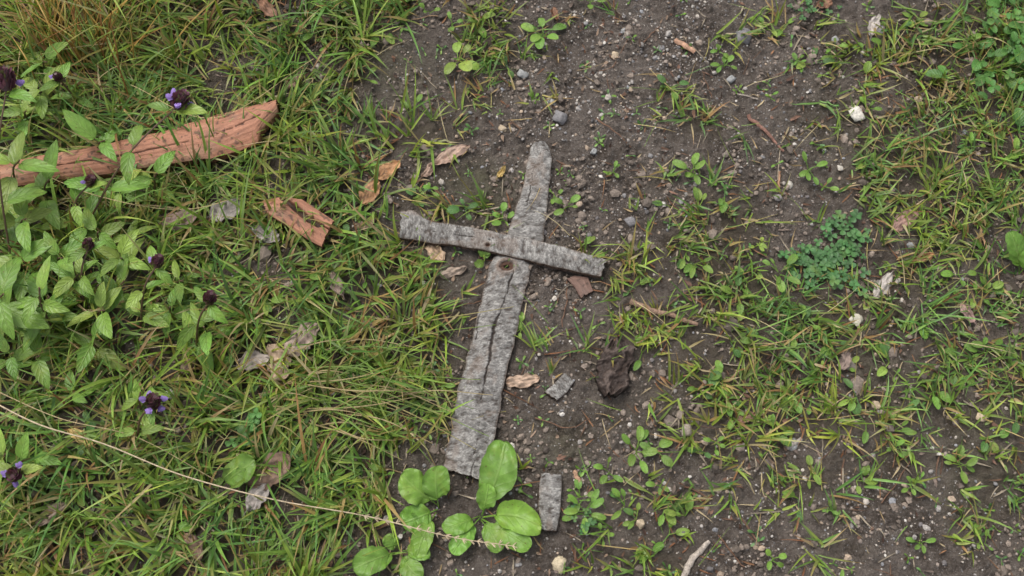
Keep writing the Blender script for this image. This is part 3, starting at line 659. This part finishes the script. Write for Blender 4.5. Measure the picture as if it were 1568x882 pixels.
# long stalks
def stalk(pts, r, col, name='grass_stalk', seed=False):
    m = MB(); q = [P(x, y, z) for x, y, z in pts]; tube(m, q, np.array(r)/1000., col, 50, 5)
    if seed:
        c = spl(q, 60)[42:]
        for i, p_ in enumerate(c):
            for j in range(4):
                leaf(m, p_, rng.uniform(-1.2, 1.) , rng.uniform(-.3, .5), .008, .0016, np.array(col)*rng.uniform(.7, 1.), .5, .8, nv=4, nu=3, hug=False, veins=0)
    m.build(name, M_litter)
ST = (.55,.44,.30)
stalk([(-30,605,.09),(60,650,.085),(160,680,.075),(280,728,.07),(420,765,.06),(560,790,.05),(690,822,.035),(785,836,.03)], [1.,1.,.9,.9,.8,.6,.5], ST, seed=True)
stalk([(-20,592,.05),(90,640,.06),(210,670,.05),(330,735,.02)], [.7,.6,.5], (.45,.35,.2))
stalk([(30,250,.03),(150,300,.05),(290,320,.05),(420,280,.02)], [.6,.6,.5], (.48,.38,.2))
stalk([(200,130,.04),(330,180,.04),(480,90,.02)], [.6,.5,.5], (.5,.4,.2))
def longgrass():
    m = MB()
    for i in range(44):
        x0, y0 = 470+rng.normal(0, 60), 600+rng.normal(0, 28); x1, y1 = x0+rng.uniform(80, 260), y0+rng.normal(-5, 55); zm = rng.uniform(.01, .045)
        q = [gp(x0, y0, .003), P((x0+x1)/2, (y0+y1)/2-rng.uniform(-10, 30), zm+.01), P(x1, y1, .028)]
        col = random.choice([(.19,.29,.055),(.33,.28,.11),(.21,.32,.065),(.16,.25,.055),(.43,.34,.17)]); tube(m, q, np.array([.0011, .0009, .0004]), col, 18, 4)
    for i in range(110):
        x0, y0 = 130+rng.normal(0, 45), 95+rng.normal(0, 25); x1, y1 = x0+rng.normal(-10, 60), y0-rng.uniform(50, 190)
        q = [gp(x0, y0, .0), P((x0*.6+x1*.4), (y0+y1)/2, rng.uniform(.03, .07)), P(x1, y1, rng.uniform(.06, .14))]
        col = random.choice([(.45,.30,.07),(.52,.34,.09),(.36,.34,.08),(.32,.16,.05),(.22,.30,.06)]); tube(m, q, np.array([.0014, .0013, .0004]), col, 14, 4)
    m.build('long_grass_tuft', M_grass)
longgrass()

# ---- light, world, camera ----
w = bpy.data.worlds.new('World'); bpy.context.scene.world = w; w.use_nodes = True; nt = w.node_tree
sky = nt.nodes.new('ShaderNodeTexSky'); sky.sky_type = 'NISHITA'; sky.sun_disc = False
sky.sun_elevation = math.radians(62); sky.sun_rotation = math.radians(-40); sky.dust_density = 4; sky.air_density = 1.
hs = nt.nodes.new('ShaderNodeHueSaturation'); hs.inputs['Saturation'].default_value = .35; hs.inputs['Value'].default_value = 1.3
bg = nt.nodes['Background']; nt.links.new(sky.outputs[0], hs.inputs['Color']); nt.links.new(hs.outputs[0], bg.inputs[0]); bg.inputs[1].default_value = .15
sd = bpy.data.lights.new('sun', 'SUN'); sd.energy = 1.8; sd.angle = math.radians(32); sd.color = (1, .965, .91)
so = bpy.data.objects.new('sun', sd); bpy.context.scene.collection.objects.link(so)
el = math.radians(62); azs = math.radians(-40)
dirv = Vector((math.sin(azs)*math.cos(el), math.cos(azs)*math.cos(el), math.sin(el)))
so.rotation_euler = dirv.to_track_quat('Z', 'Y').to_euler()
cd = bpy.data.cameras.new('camera'); cd.lens = 36*1600/1568.; cd.sensor_width = 36; cd.clip_start = .05; cd.clip_end = 300
cd.dof.use_dof = True; cd.dof.focus_distance = 1.59; cd.dof.aperture_fstop = 5.6
co = bpy.data.objects.new('camera', cd); co.location = CAM; co.rotation_euler = (T, 0, 0); bpy.context.scene.collection.objects.link(co)
bpy.context.scene.camera = co
vs = bpy.context.scene.view_settings; vs.view_transform = 'Standard'; vs.look = 'None'; vs.exposure = 0
